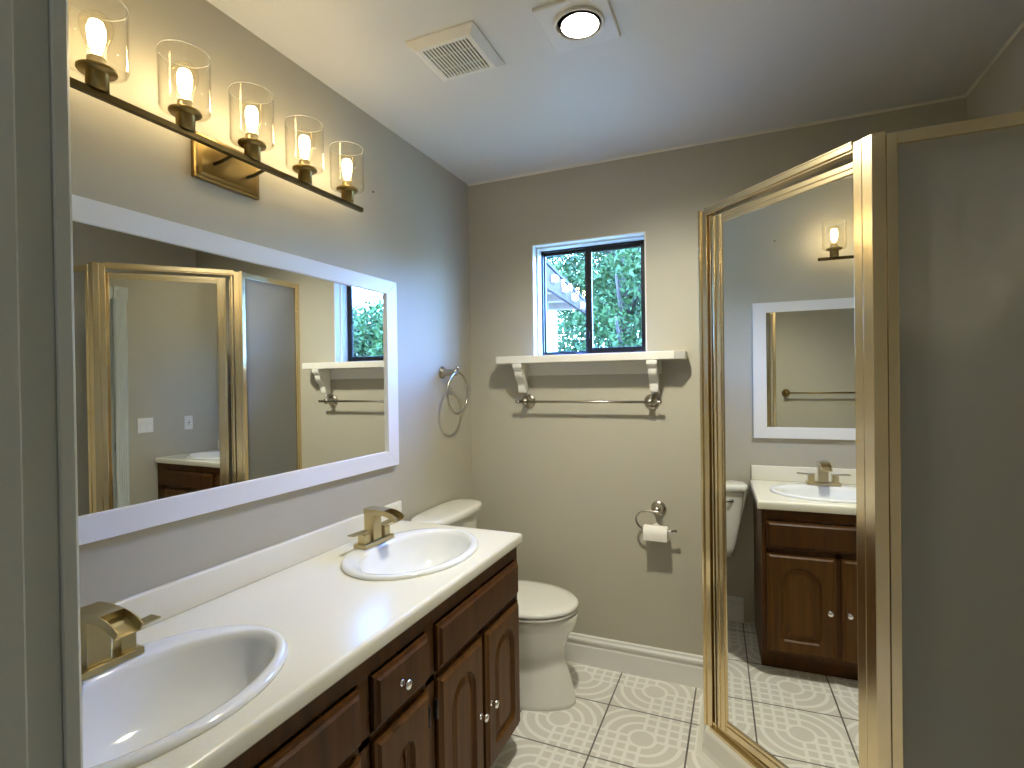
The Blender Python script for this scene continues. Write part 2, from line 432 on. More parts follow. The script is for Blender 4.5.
def casing(x0, x1, z0, z1):
    """fluted face: ridges run up the board"""
    n = 36; poly = [(x0, YN+.0005), (x1, YN+.0005)]
    fr = []
    for i in range(n+1):
        u = i/n; x = x1+(x0-x1)*u
        e = min(u, 1-u)
        d = .0095+.0095*min(1, e/.16) if e < .16 else .019-.004*abs(math.sin((u-.16)/.68*PI*4))
        fr.append((x, YN+d))
    bm = nb(); prism(bm, poly+fr, z0, z1); return bm
cw = .092
for x0, x1 in ((OX0+.004-cw, OX0+.004), (OX1-.005, OX1-.005+cw)):
    smooth_by_angle(obj('casing', casing(x0, x1, .0, OZ-.005), 'jamb', d1), 25)
    bm = nb(); xm = (x0+x1)/2; zz = OZ+.045
    box(bm, x0-.004, x1+.004, YN+.0005, YN+.024, OZ-.005, OZ+.095, .003)
    bl = obj('corner_block', bm, 'jamb', d1)
    bm = nb(); lathe(bm, [(.0, .0), (.030, .0), (.030, .004), (.026, .006), (.022, .002), (.018, .002), (.013, .007), (.006, .008), (0, .008)], (xm, YN+.024, zz), (0, 1, 0)); obj('rosette', bm, 'jamb', bl)
bm = nb(); box(bm, OX0+.009, OX1-.010, YN+.0005, YN+.018, OZ+.002, OZ+.088, .004); obj('head_casing', bm, 'jamb', d1)
bm = nb(); box(bm, OX0-.0005, OX0+.0015, YN-.016, YN-.001, .90, .965, .0006); box(bm, OX0-.0005, OX0+.0022, YN-.012, YN-.006, .92, .945)
obj('strike_plate', bm, 'brass', d1, label='dark brass strike plate')

# fill lamp added in the unseen hall to brighten the door frame
hl = thing('hall_fill_light', 'added round fill lamp on the unseen hall ceiling, lights the door frame', 'ceiling light', (-.25, -.75, H))
bm = nb(); lathe(bm, [(0, 0), (.15, 0), (.15, .02), (.14, .022), (0, .022)], (-.25, -.75, H-.0005), (0, 0, -1), 40); obj('rim', bm, 'trim', hl)
bm = nb(); lathe(bm, [(.138, .0), (.12, .03), (.07, .05), (0, .056)], (-.25, -.75, H-.021), (0, 0, -1), 40, cap=False); obj('diffuser', bm, 'hallfill', hl, label='glowing white dome of the added fill lamp')
# ------------------------------------------------------------------ window
w1 = bpy.data.objects.new('window_1', None); COL.objects.link(w1); w1.location = ((WX0+WX1)/2, YB+.1, WZ0); ORG[w1] = Vector(w1.location); w1['kind'] = 'structure'
bm = nb()   # white liner of the opening with a raised stop near the black frame
t_ = .006
box(bm, WX0, WX0+t_, YB-.002, YB+T-.001, WZ0, WZ1); box(bm, WX1-t_, WX1, YB-.002, YB+T-.001, WZ0, WZ1)
box(bm, WX0, WX1, YB-.002, YB+T-.001, WZ1-t_, WZ1); box(bm, WX0, WX1, YB-.002, YB+T-.001, WZ0-.0005, WZ0+t_)
obj('window_liner', bm, 'trim', w1)
bm = nb(); s_ = .014; ya, yb = YB+.045, YB+.10
box(bm, WX0+t_, WX0+s_, ya, yb, WZ0+t_, WZ1-t_, .002); box(bm, WX1-s_, WX1-t_, ya, yb, WZ0+t_, WZ1-t_, .002)
box(bm, WX0+t_, WX1-t_, ya, yb, WZ1-s_, WZ1-t_, .002)
obj('window_stop', bm, 'trim', w1)
def rect_frame(bm, x0, x1, z0, z1, y0, y1, wl, wr, wb, wt, bev=.002):
    box(bm, x0, x0+wl, y0, y1, z0, z1, bev); box(bm, x1-wr, x1, y0, y1, z0, z1, bev)
    box(bm, x0+wl, x1-wr, y0, y1, z0, z0+wb, bev); box(bm, x0+wl, x1-wr, y0, y1, z1-wt, z1, bev); return bm
fy = YB+.100
obj('window_frame', rect_frame(nb(), WX0+.006, WX1-.006, WZ0+.004, WZ1-.006, fy, fy+.038, .016, .016, .014, .016), 'black', w1)
XM = -.712
s1 = obj('sash', rect_frame(nb(), XM-.004, WX1-.020, WZ0+.017, WZ1-.022, fy+.002, fy+.018, .030, .022, .022, .022), 'black', w1)
obj('pane', box(nb(), XM+.026, WX1-.042, fy+.008, fy+.011, WZ0+.039, WZ1-.044), 'pane', s1)
s2 = obj('sash', rect_frame(nb(), WX0+.020, XM+.008, WZ0+.017, WZ1-.022, fy+.020, fy+.036, .008, .022, .010, .014), 'black', w1)
obj('pane', box(nb(), WX0+.028, XM-.012, fy+.026, fy+.029, WZ0+.027, WZ1-.036), 'pane', s2)
bm = nb(); box(bm, XM+.004, XM+.014, fy-.006, fy+.003, 1.60, 1.635, .002); obj('latch', bm, 'black', s1)

# ------------------------------------------------------------------ shelf under the window
sh = thing('window_shelf', 'cream wooden shelf on two scrolled brackets directly below the window', 'shelf', (-.69, YB, 1.33))
SX0, SX1, SY, SZ = -1.135, -.222, YB-.128, 1.512
bm = nb(); prism(bm, [(SX0, YB-.0005), (SX0, SY+.03), (SX0+.018, SY), (SX1-.045, SY), (SX1, SY+.045), (SX1, YB-.0005)], SZ-.036, SZ, .003)
obj('shelf_board', bm, 'shelf', sh)
bm = nb(); box(bm, -1.04, -.335, YB-.020, YB-.0006, 1.415, SZ-.0362, .002); obj('apron', bm, 'shelf', sh)
def bracket(x):
    # side outline (distance from wall, z): square head, ogee step, curled foot
    pr = [(0, SZ-.0365), (.104, SZ-.0365), (.104, 1.452), (.098, 1.444), (.088, 1.440), (.090, 1.430), (.086, 1.415), (.076, 1.402), (.062, 1.394), (.050, 1.383), (.044, 1.368), (.042, 1.352), (.040, 1.335), (.036, 1.330), (0, 1.330)]
    bm = nb(); prism(bm, [(YB-.021-a, z) for a, z in pr], x-.019, x+.019, .002, axis='x')
    box(bm, x-.023, x+.023, YB-.021-.108, YB-.021-.060, SZ-.058, SZ-.0368, .003)
    return smooth_by_angle(obj('bracket', bm, 'shelf', sh), 40)
bracket(-1.008); bracket(-.362)

def round_post(bm, base, axis, length, r0=.027, r1=.010):
    lathe(bm, [(0, 0), (r0, 0), (r0, .004), (r0*.92, .008), (r0*.70, .010), (r0*.66, .016), (r1*1.25, .026), (r1, length-.012), (r1*1.3, length-.004), (r1*1.2, length+.004), (0, length+.008)], base, axis, 28)
# towel bar below the shelf
tb = thing('towel_bar', 'satin nickel towel bar with round posts on the wall under the shelf', 'towel bar', (-.688, YB, 1.286))
for x in (-.994, -.381):
    bm = nb(); round_post(bm, (x, YB-.0005, 1.286), (0, -1, 0), .062, .036, .013); obj('post', bm, 'nickel', tb)
bm = nb(); tube(bm, [(-1.020, YB-.064, 1.286), (-.352, YB-.064, 1.286)], .0065)
obj('bar', bm, 'nickel', tb)
for x, s in ((-1.020, -1), (-.352, 1)):
    bm = nb(); lathe(bm, [(0, 0), (.0075, 0), (.010, .004), (.006, .009), (.0085, .015), (.006, .022), (0, .025)], (x, YB-.064, 1.286), (s, 0, 0), 18); obj('finial', bm, 'nickel', tb)
# towel ring
tr = thing('towel_ring', 'satin nickel towel ring hanging on the left wall beyond the mirror', 'towel ring', (XL, 2.225, 1.432))
bm = nb(); round_post(bm, (XL+.0005, 2.225, 1.436), (1, 0, 0), .078, .030, .014); obj('post', bm, 'nickel', tr)
bm = nb(); tube(bm, [(XL+.086, 2.225+.098*math.sin(2*PI*i/48), 1.336+.098*math.cos(2*PI*i/48)) for i in range(48)], .0050, 10, closed=True); obj('ring', bm, 'nickel', tr)
bm = nb(); lathe(bm, [(0, 0), (.006, 0), (.004, .006), (.0085, .013), (.007, .020), (0, .023)], (XL+.086, 2.225, 1.442), (0, 0, 1), 16); obj('finial', bm, 'nickel', tr)
# paper holder + roll
ph = thing('toilet_paper_holder', 'satin nickel hooked paper holder on the back wall right of the toilet', 'paper holder', (-.357, YB, .793))
bm = nb(); round_post(bm, (-.357, YB-.0005, .793), (0, -1, 0), .052, .034, .013); obj('post', bm, 'nickel', ph)
yh = YB-.062
pts = [(-.325, yh, .786), (-.357, yh, .789), (-.400, yh, .789)]
for i in range(1, 11):
    a = PI*i/10*.86; pts.append((-.400-.050*math.sin(a), yh, .747+.042*math.cos(a)))
pts += [(-.418, yh, .7065), (-.395, yh, .706), (-.30, yh, .706), (-.283, yh, .709)]
bm = nb(); tube(bm, pts, .0050, 10); obj('hook', bm, 'nickel', ph)
bm = nb(); lathe(bm, [(0, 0), (.0055, 0), (.0085, .005), (.0055, .012), (0, .014)], (-.283, yh, .709), (1, 0, .1), 16); obj('finial', bm, 'nickel', ph)
rl = thing('toilet_paper_roll', 'small white roll of toilet paper on the nickel holder', 'toilet paper', (-.362, yh, .65))
bm = nb(); R0 = .031; zc = .6935
for r, zz in ((R0, 0),):
    lathe(bm, [(.018, 0), (R0-.001, 0), (R0, .002), (R0, .104), (R0-.001, .106), (.018, .106)], (-.415, yh, zc), (1, 0, 0), 36, cap=False)
    lathe(bm, [(.018, 0), (.018, .106)], (-.415, yh, zc), (1, 0, 0), 36, cap=False)
smooth_by_angle(obj('roll', bm, 'paper', rl), 40)
bm = nb()   # hanging sheet folded to a point over the top
sx0, sx1 = -.414, -.310
prof = [(-.005, .0322), (.012, .0305), (.024, .0222), (.0316, .010), (.0330, -.004), (.0325, -.022), (.0315, -.030)]
n = len(prof)
fr = [[(sx0+(sx1-sx0)*k/8, yh-a, zc+z) for a, z in prof] for k in range(9)]
bk = [[(sx0+(sx1-sx0)*k/8, yh-a+.0012, zc+z+.0004) for a, z in prof] for k in range(9)]
loft(bm, [f+list(reversed(g)) for f, g in zip(fr, bk)], smooth=False)
prism(bm, [(sx0+.028, zc+.030), (sx1-.028, zc+.030), ((sx0+sx1)/2+.004, zc+.046)], yh-.004, yh-.001, axis='y')
smooth_by_angle(obj('loose_sheet', bm, 'paper', rl), 50)

# ------------------------------------------------------------------ wall mirror
MY0, MY1, MZ0, MZ1, MW = .300, 1.838, 1.052, 1.804, .068
wm = thing('wall_mirror', 'wide wall mirror in a flat white frame above the vanity', 'mirror', (XL, (MY0+MY1)/2, MZ0))
bm = nb(); x0, x1 = XL+.0005, XL+.021
def miter(bm, pts):   # pts: four (y,z)
    prism(bm, pts, x0, x1, .0015, axis='x')
miter(bm, [(MY0, MZ1), (MY1, MZ1), (MY1-MW, MZ1-MW*.8), (MY0+MW, MZ1-MW*.8)])
miter(bm, [(MY0, MZ0), (MY0+MW, MZ0+MW*.9), (MY1-MW, MZ0+MW*.9), (MY1, MZ0)])
miter(bm, [(MY0, MZ0), (MY0, MZ1), (MY0+MW, MZ1-MW*.8), (MY0+MW, MZ0+MW*.9)])
miter(bm, [(MY1, MZ0), (MY1-MW, MZ0+MW*.9), (MY1-MW, MZ1-MW*.8), (MY1, MZ1)])
obj('frame', bm, 'frame', wm)
bm = nb(); ga, gb = MY0+.05, MY1-.05
prism(bm, [(XL+.002, ga), (XL+.0165, ga), (XL+.0105, gb), (XL+.002, gb)], MZ0+.045, MZ1-.04); obj('mirror_glass', bm, 'mirror', wm)

# ------------------------------------------------------------------ vanity light
LX, LZ = -1.227, 2.003
vl = thing('vanity_light', 'aged brass bar light with five glowing bulbs in clear glass shades', 'wall light', (XL, 1.068, 1.94))
bm = nb()
def rrect(y0, y1, z0, z1, x, inset): return [(x, y0+inset, z0+inset), (x, y1-inset, z0+inset), (x, y1-inset, z1-inset), (x, y0+inset, z1-inset)]
Pz0, Pz1, Py0, Py1 = 1.943, 2.063, .960, 1.166
loft(bm, [rrect(Py0, Py1, Pz0, Pz1, XL+.0005, 0), rrect(Py0, Py1, Pz0, Pz1, XL+.012, 0), rrect(Py0, Py1, Pz0, Pz1, XL+.016, .003), rrect(Py0, Py1, Pz0, Pz1, XL+.016, .010), rrect(Py0, Py1, Pz0, Pz1, XL+.022, .016)], smooth=False)
obj('backplate', bm, 'brass', vl)
for y in (1.012, 1.118):
    bm = nb(); tube(bm, [(XL+.018, y, LZ-.012), (XL+.05, y, LZ-.010), (LX-.012, y, LZ-.001), (LX, y, LZ)], .0048, 12); obj('arm', bm, 'bronze', vl)
bm = nb(); box(bm, LX-.0075, LX+.0075, .610, 1.527, LZ-.0075, LZ+.0075, .0015); obj('bar', bm, 'bronze', vl)
for y in (.684, .876, 1.068, 1.260, 1.452):
    bm = nb(); lathe(bm, [(0, 0), (.0205, 0), (.0205, .034), (.022, .036), (.034, .037), (.036, .040), (.036, .044), (.030, .047), (.024, .048), (0, .048)], (LX, y, LZ+.007), n=32)
    so = obj('socket', bm, 'brass', vl)
    bm = nb(); lathe(bm, [(.030, .0), (.049, .0005), (.0535, .003), (.0555, .009), (.0565, .140), (.0556, .1412), (.0546, .140), (.0535, .010), (.0515, .0055), (.048, .003), (.030, .003)], (LX, y, LZ+.0475), n=48, cap=False)
    gs = obj('glass_shade', bm, 'glass', vl)
    bm = nb(); tube(bm, [(LX+.0556*math.cos(2*PI*i/48), y+.0556*math.sin(2*PI*i/48), LZ+.1885) for i in range(48)], .0011, 6, closed=True); obj('bright_rim', bm, 'rimglass', gs)  # whitish ring added as the bright line along the glass lip
    bm = nb(); z0 = LZ+.055
    lathe(bm, [(0, 0), (.017, 0), (.0172, .004), (.0165, .006), (.0172, .008), (.0172, .018), (.013, .022), (0, .022)], (LX, y, z0), n=28)
    bl = obj('bulb_cap', bm, 'fgold', vl)
    bm = nb(); lathe(bm, [(.0125, .020), (.015, .030), (.0195, .045), (.0255, .062), (.0290, .076), (.0300, .086), (.0275, .098), (.0205, .107), (.011, .112), (.0, .1135)], (LX, y, z0), n=32, cap=False)
    obj('bulb_glass', bm, 'bulbglass', bl)
    bm = nb(); lathe(bm, [(.0, .030), (.008, .031), (.012, .042), (.0155, .058), (.0165, .080), (.012, .094), (0, .098)], (LX, y, z0), n=12)
    obj('filament', bm, 'filament', bl)

# ------------------------------------------------------------------ vanity cabinet
CF, CX = -.785, -.768           # cabinet face, counter front
VY0, VY1, CT = YN+.006, 1.860, .8155
vc = thing('vanity_cabinet', 'long dark oak vanity cabinet with arched panel doors under the cream counter', 'cabinet', ((XL+CF)/2, 1.07, 0))
bm = nb(); x0 = XL+.002
FT = .019
box(bm, x0, CF-FT, VY0+.002, VY0+.020, .0, CT-.0405)                      # end panels
prism(bm, [(x0, .0), (CF-.075, .0), (CF-.075, .095), (CF, .095), (CF, CT-.0405), (x0, CT-.0405)], 1.825, 1.843, axis='y')
box(bm, x0, CF-FT, VY0+.02, 1.825, .095, .110)                             # deck
box(bm, CF-.090, CF-.075, VY0+.02, 1.825, .0, .095)                        # toe board
# face frame: rails and stiles
box(bm, CF-FT, CF, VY0+.002, 1.825, .727, CT-.0405, .001); box(bm, CF-FT, CF, VY0+.002, 1.825, .095, .126, .001)
box(bm, CF-FT, CF, VY0+.002, 1.825, .571, .592, .001)
for y0, y1 in ((VY0+.002, .352), (.635, .648), (.934, .976), (1.205, 1.251), (1.517, 1.545), (1.815, 1.825)):
    box(bm, CF-FT, CF, y0, y1, .126, .727, .001)
obj('body', bm, 'wood', vc)
def door_panel(y0, y1, z0, z1, arched=True, st=.052, th=.018, n=64):
    """slab with routed edge; arched recess with a raised centre field"""
    cy, cz = (y0+y1)/2, (z0+z1)/2
    hw, hh = (y1-y0)/2, (z1-z0)/2
    iy, iz0 = hw-st, z0+st
    iz1 = z1-st*.95; ar = min(iy, .09)
    rise = min(ar, iy)
    def inner(ins):
        a = iy-ins; zb = iz0+ins; zt = iz1-ins; rz = rise*(a/iy); L = []
        for i in range(n):     # polar order so that it matches the outer loop
            t = 2*PI*i/n
            dy, dz = math.cos(t), math.sin(t)
            lo, hi = 0., 2.
            for _ in range(26):
                mid = (lo+hi)/2; py, pz = dy*mid, cz+dz*mid
                ok = abs(py) < a and pz > zb and (pz < zt-rz or ((py/a)**2+((pz-(zt-rz))/rz)**2 < 1))
                if ok: lo = mid
                else: hi = mid
            L.append((dy*lo, dz*lo))
        return L
    def outer(ins):
        L = []
        for i in range(n):
            t = 2*PI*i/n; dy, dz = math.cos(t), math.sin(t)
            k = min((hw-ins)/max(abs(dy), 1e-9), (hh-ins)/max(abs(dz), 1e-9)); L.append((dy*k, dz*k))
        # pull nearest samples to the exact corners
        for sy in (-1, 1):
            for sz in (-1, 1):
                j = min(range(n), key=lambda q: (L[q][0]-sy*(hw-ins))**2+(L[q][1]-sz*(hh-ins))**2); L[j] = (sy*(hw-ins), sz*(hh-ins))
        return L
    def at(L, x): return [(x, cy+a, cz+b_) for a, b_ in L]
    bm = nb(); xb = CF+.0015; xf = xb+th
    loops = [at(outer(0), xb), at(outer(0), xf-.009), at(outer(.008), xf-.006), at(outer(.014), xf)]
    if arched:
        loops += [at(inner(0), xf), at(inner(.003), xf-.005), at(inner(.007), xf-.0105), at(inner(.016), xf-.0105), at(inner(.036), xf-.004), at(inner(.038), xf-.004)]
    loft(bm, loops, smooth=False)
    for f in bm.faces: f.material_index = 0
    return bm
def knob(y, z, parent):
    bm = nb(); x = CF+.0015+.018
    lathe(bm, [(0, -.0008), (.0085, -.0008), (.008, .002), (.005, .004), (.0055, .008), (.0085, .012), (.0120, .016), (.0125, .020), (.009, .024), (0, .0255)], (x, y, z), (1, 0, 0), 24)
    return smooth_by_angle(obj('knob', bm, 'chrome', parent, label='chrome knob'), 50)
def hinge(y, z, parent):
    bm = nb(); lathe(bm, [(0, 0), (.0045, 0), (.0045, .052), (.003, .055), (0, .055)], (CF+.009, y, z-.027), n=12)
    box(bm, CF+.0002, CF+.0016, y-.004, y+.014, z-.022, z+.022)
    return obj('hinge', bm, 'black', parent, label='dark hinge')
doors = [(.352, .632, 'r'), (.651, .931, 'l'), (.978, 1.203, 'r'), (1.254, 1.519, 'r'), (1.543, 1.822, 'l')]
for y0, y1, side in doors:
    dz0, dz1 = .117, .574
    dr = obj('door', door_panel(y0, y1, dz0, dz1, st=.056 if y1-y0 > .25 else .075), 'woodp', vc)
    ky = y1-.026 if side == 'r' else y0+.026
    if abs(y0-.978) > .01: knob(ky, .332, dr)
    else: knob(y0+.03, .332, dr)
    hy = (y0-.006) if side == 'r' else (y1+.006)
    if abs(y0-1.543) < .01: hy = None
    if abs(y0-.978) < .01: hy = y1+.006
    if hy:
        sgn = hy
        for hz in (.495, .195):
            hinge(hy, hz, dr)
for y0, y1 in ((.352, .931), (1.254, 1.822)):
    obj('drawer_front', door_panel(y0, y1, .598, .722, False), 'wood', vc, label='fixed drawer front without a knob')
dw = obj('drawer', door_panel(.978, 1.203, .598, .722, False), 'wood', vc)
knob(1.075, .660, dw)

# ------------------------------------------------------------------ countertop with sink cut-outs and backsplash
SKX, SA, SB = -1.025, .204, .268
SKY_ = (.640, 1.516)
HOLE_X, HOLE_A, HOLE_B = -1.023, .184, .249
ct = thing('countertop', 'long cream counter with rounded front edge and low backsplash', 'countertop', ((XL+CX)/2, 1.07, CT-.04))
bm = nb(); NN = 64
xb, xf = XL+.001, CX-.012
def flat_rect(x0, x1, y0, y1, z):
    bm.faces.new([bm.verts.new(p) for p in ((x0, y0, z), (x1, y0, z), (x1, y1, z), (x0, y1, z))])
def hole_rect(x0, x1, y0, y1, cy, z):
    E = ell(HOLE_X, cy, z, HOLE_A, HOLE_B, NN); O = []
    for (ex, ey, _) in E:
        dx, dy = ex-HOLE_X, ey-cy
        k = min(((x1 if dx > 0 else x0)-HOLE_X)/dx if abs(dx) > 1e-9 else 9e9, ((y1 if dy > 0 else y0)-cy)/dy if abs(dy) > 1e-9 else 9e9)
        O.append([HOLE_X+dx*k, cy+dy*k, z])
    for X_, Y_ in ((x0, y0), (x0, y1), (x1, y0), (x1, y1)):
        j = min(range(NN), key=lambda q: (O[q][0]-X_)**2+(O[q][1]-Y_)**2); O[j] = [X_, Y_, z]
    loft(bm, [O, E, [(a, b_, z-.036) for a, b_, _ in E]], False, False, smooth=False)
ys = [VY0, .36, .92, 1.236, 1.796, VY1-.012]
for i in (0, 2, 4): flat_rect(xb, xf, ys[i], ys[i+1], CT)
hole_rect(xb, xf, .36, .92, SKY_[0], CT); hole_rect(xb, xf, 1.236, 1.796, SKY_[1], CT)
# rounded nose, front and far end, mitred
pr = [(.0, CT)]+[(.012*math.sin(a), CT-.012+.012*math.cos(a)) for a in [PI/2*k/6 for k in range(1, 7)]]+[(.012, CT-.034), (.010, CT-.038), (.006, CT-.040), (-.03, CT-.040)]
rows = []
for d_, z in pr: rows.append([(xf+d_, VY0, z), (xf+d_, VY1-.012+d_, z), (xb, VY1-.012+d_, z)])
loft(bm, rows, False, False, smooth=True, closed=False)
o = obj('counter_slab', bm, 'counter', ct); smooth_by_angle(o, 40)
bm = nb(); box(bm, XL+.001, XL+.021, VY0, 1.852, CT+.0003, CT+.083, .004, 3); smooth_by_angle(obj('backsplash', bm, 'counter', ct), 40)

# ------------------------------------------------------------------ sinks and faucets
def make_sink(cy, label):
    s = thing('sink', label, 'sink', (SKX, cy, CT))
    bm = nb(); z = CT
    def L(f, zz, a, b_): return ell(SKX+f, cy, zz, a, b_, 72)
    bx = .018
    loops = [L(0, z+.0006, SA, SB), L(0, z+.006, SA+.0005, SB+.0005), L(0, z+.011, SA-.003, SB-.003), L(0, z+.0135, SA-.009, SB-.009), L(.006, z+.0135, SA-.025, SB-.022),
             L(bx*.9, z+.011, .158, .243), L(bx, z+.006, .152, .237), L(bx, z-.006, .148, .233), L(bx, z-.035, .141, .224), L(bx, z-.070, .128, .207), L(bx, z-.100, .105, .175),
             L(bx, z-.122, .075, .130), L(bx, z-.132, .040, .07), L(bx, z-.135, .022, .022)]
    loft(bm, loops, False, False)
    under = [L(bx, z-.141, .024, .024), L(bx, z-.138, .045, .075), L(bx, z-.128, .082, .137), L(bx, z-.100, .113, .182), L(bx, z-.060, .140, .222), L(bx, z-.02, .157, .240), L(.01, z+.0002, .170, .244), L(0, z+.0004, SA-.01, SB-.01), L(0, z+.0006, SA, SB)]
    loft(bm, under, True, False)
    obj('basin', bm, 'porc', s)
    bm = nb(); lathe(bm, [(0, .0), (.022, .0), (.0225, .002), (.018, .003), (.014, .0005), (0, .0005)], (SKX+bx, cy, z-.1352), n=28); obj('drain', bm, 'nickel', s)
    return s
make_sink(SKY_[1], 'oval white drop-in sink at the far end of the counter nearest the toilet')
make_sink(SKY_[0], 'oval white drop-in sink in the foreground beside the doorway')
def make_faucet(cy, label):
    fx = -1.190; z0 = CT+.0138
    f = thing('faucet', label, 'faucet', (fx, cy, z0))
    obj('base_plate', box(nb(), fx-.027, fx+.027, cy-.079, cy+.079, z0, z0+.014, .0018), 'fgold', f)
    bm = nb()
    # column flowing into a down-curved spout: side outline in (x, z)
    zt = z0+.122
    box(bm, fx-.026, fx+.014, cy-.0225, cy+.0225, z0+.0135, zt-.018, .0015)
    obj('column', bm, 'fgold', f)
    bm = nb()
    top = [(fx-.0262, zt), (fx+.020, zt+.001), (fx+.056, zt-.001), (fx+.078, zt-.005), (fx+.098, zt-.012), (fx+.113, zt-.022)]
    bot = [(fx-.0262, zt-.019), (fx+.018, zt-.019), (fx+.050, zt-.018), (fx+.071, zt-.022), (fx+.090, zt-.029), (fx+.105, zt-.037)]
    hw = .0240; wall = .0026
    def ring(i, open_):
        (ax, az), (bx_, bz) = top[i], bot[i]
        if not open_:
            return [(bx_, cy-hw, bz), (ax, cy-hw, az), (ax, cy-hw+wall, az), (ax, cy-hw+wall, az), (ax, cy+hw-wall, az), (ax, cy+hw-wall, az), (ax, cy+hw, az), (bx_, cy+hw, bz)]
        k = .86
        cx_, cz_ = ax+(bx_-ax)*k, az+(bz-az)*k
        return [(bx_, cy-hw, bz), (ax, cy-hw, az), (ax, cy-hw+wall, az), (cx_, cy-hw+wall, cz_), (cx_, cy+hw-wall, cz_), (ax, cy+hw-wall, az), (ax, cy+hw, az), (bx_, cy+hw, bz)]
    rings = [ring(0, 0), ring(1, 0), ring(2, 0)]+[ring(2, 1)]+[ring(3, 1), ring(4, 1), ring(5, 1)]
    loft(bm, rings, True, True, smooth=False)
    smooth_by_angle(obj('spout', bm, 'fgold', f), 30)
    for s in (-1, 1):
        hy = cy+s*.055
        bm = nb(); box(bm, fx-.015, fx+.015, hy-.015, hy+.015, z0+.0137, z0+.046, .0012)
        box(bm, fx-.011, fx+.011, hy-.011, hy+.011, z0+.0455, z0+.050)
        h = obj('handle', bm, 'fgold', f)
        a, b_ = (hy-.018, hy+.066) if s > 0 else (hy-.066, hy+.018)
        bm = nb(); box(bm, fx-.016, fx+.016, a, b_, -.002, .002, .0009)
        tilt = Matrix.Translation((0, hy, z0+.053)) @ Matrix.Rotation(s*math.radians(2), 4, 'X') @ Matrix.Translation((0, -hy, 0))
        bmesh.ops.transform(bm, matrix=tilt, verts=bm.verts)
        obj('lever', bm, 'fgold', h)
    return f
make_faucet(SKY_[1]+.004, 'champagne gold waterfall faucet on the far sink')
make_faucet(SKY_[0], 'champagne gold waterfall faucet on the foreground sink')

# ------------------------------------------------------------------ toilet
TY = 2.190
tl = thing('toilet', 'white toilet with closed lid between the vanity and the back wall', 'toilet', (-.95, TY, 0))
def egg(z, xb_, xf_, hw, n=56, sq=2.3):
    """outline blunt at the back, rounded to the front"""
    cx = xb_+(xf_-xb_)*.42; L = []
    for i in range(n):
        t = 2*PI*i/n; c, s = math.cos(t), math.sin(t)
        a = (xf_-cx) if c > 0 else (cx-xb_); p = 2.0 if c > 0 else 2.9
        L.append((cx+a*math.copysign(abs(c)**(2/p), c), TY+hw*math.copysign(abs(s)**(2/p if c <= 0 else 1.0), s), z))
    return L
bm = nb()
loft(bm, [egg(.0005, -1.20, -.668, .135), egg(.02, -1.20, -.668, .136), egg(.06, -1.20, -.678, .130), egg(.13, -1.20, -.697, .124), egg(.19, -1.20, -.714, .120), egg(.24, -1.20, -.712, .130),
          egg(.29, -1.21, -.695, .150), egg(.33, -1.22, -.668, .172), egg(.365, -1.22, -.655, .182), egg(.385, -1.22, -.655, .183), egg(.392, -1.22, -.660, .178)])
obj('bowl', bm, 'toilet', tl)
bm = nb(); loft(bm, [egg(.3950, -1.075, -.664, .178), egg(.398, -1.08, -.656, .186), egg(.404, -1.08, -.656, .186), egg(.408, -1.077, -.660, .183)]); obj('seat', bm, 'toilet', tl)
bm = nb(); loft(bm, [egg(.4115, -1.077, -.661, .180), egg(.4145, -1.082, -.653, .188), egg(.425, -1.082, -.654, .187), egg(.431, -1.078, -.664, .178), egg(.4345, -1.06, -.70, .145), egg(.4355, -1.03, -.76, .09)]); obj('seat_lid', bm, 'toilet', tl)
for s in (-1, 1):
    bm = nb(); lathe(bm, [(0, 0), (.012, 0), (.012, .022), (.009, .026), (0, .026)], (-1.095, TY+s*.075, .3915), n=18)
    obj('seat_hinge', bm, 'toilet', tl)
def tank(z, d, hw, bow=.0):
    L = []; n = 40; x0 = XL+.010
    cx = x0+d/2
    for i in range(n):
        t = 2*PI*(i+.5)/n; c, s = math.cos(t), math.sin(t); p = 4.2
        x = cx+d/2*math.copysign(abs(c)**(2/p), c); y = TY+hw*math.copysign(abs(s)**(2/p), s)
        if c > 0: x += bow*(1-((y-TY)/hw)**2)
        L.append((x, y, z))
    return L
TY_b = TY; TY = 2.112
bm = nb(); loft(bm, [tank(.392, .11, .150), tank(.40, .12, .160), tank(.46, .132, .172, .004), tank(.60, .140, .198, .006), tank(.770, .148, .220, .008)]); smooth_by_angle(obj('tank', bm, 'toilet', tl), 60)
bm = nb(); loft(bm, [tank(.7705, .155, .228, .010), tank(.774, .161, .234, .010), tank(.797, .162, .236, .011), tank(.805, .157, .230, .011), tank(.808, .14, .214, .010), tank(.809, .10, .16, .008)]); smooth_by_angle(obj('tank_lid', bm, 'toilet', tl), 60)
bm = nb(); xx = XL+.010+.146+.004
lathe(bm, [(0, 0), (.012, 0), (.012, .006), (.006, .008), (.006, .016), (0, .016)], (xx, TY-.150, .722), (1, 0, 0), 18)
tube(bm, [(xx+.013, TY-.150, .722), (xx+.016, TY-.12, .718), (xx+.018, TY-.085, .712)], [.0055, .0045, .006], 10)
obj('flush_lever', bm, 'chrome', tl, label='chrome flush lever')
TY = TY_b
for s in (-1, 1):
    bm = nb(); lathe(bm, [(0, 0), (.014, 0), (.013, .010), (.007, .017), (0, .018)], (-.98, TY+s*.128, .012), (0, 0, 1), 16)
    obj('bolt_cap', bm, 'toilet', tl)

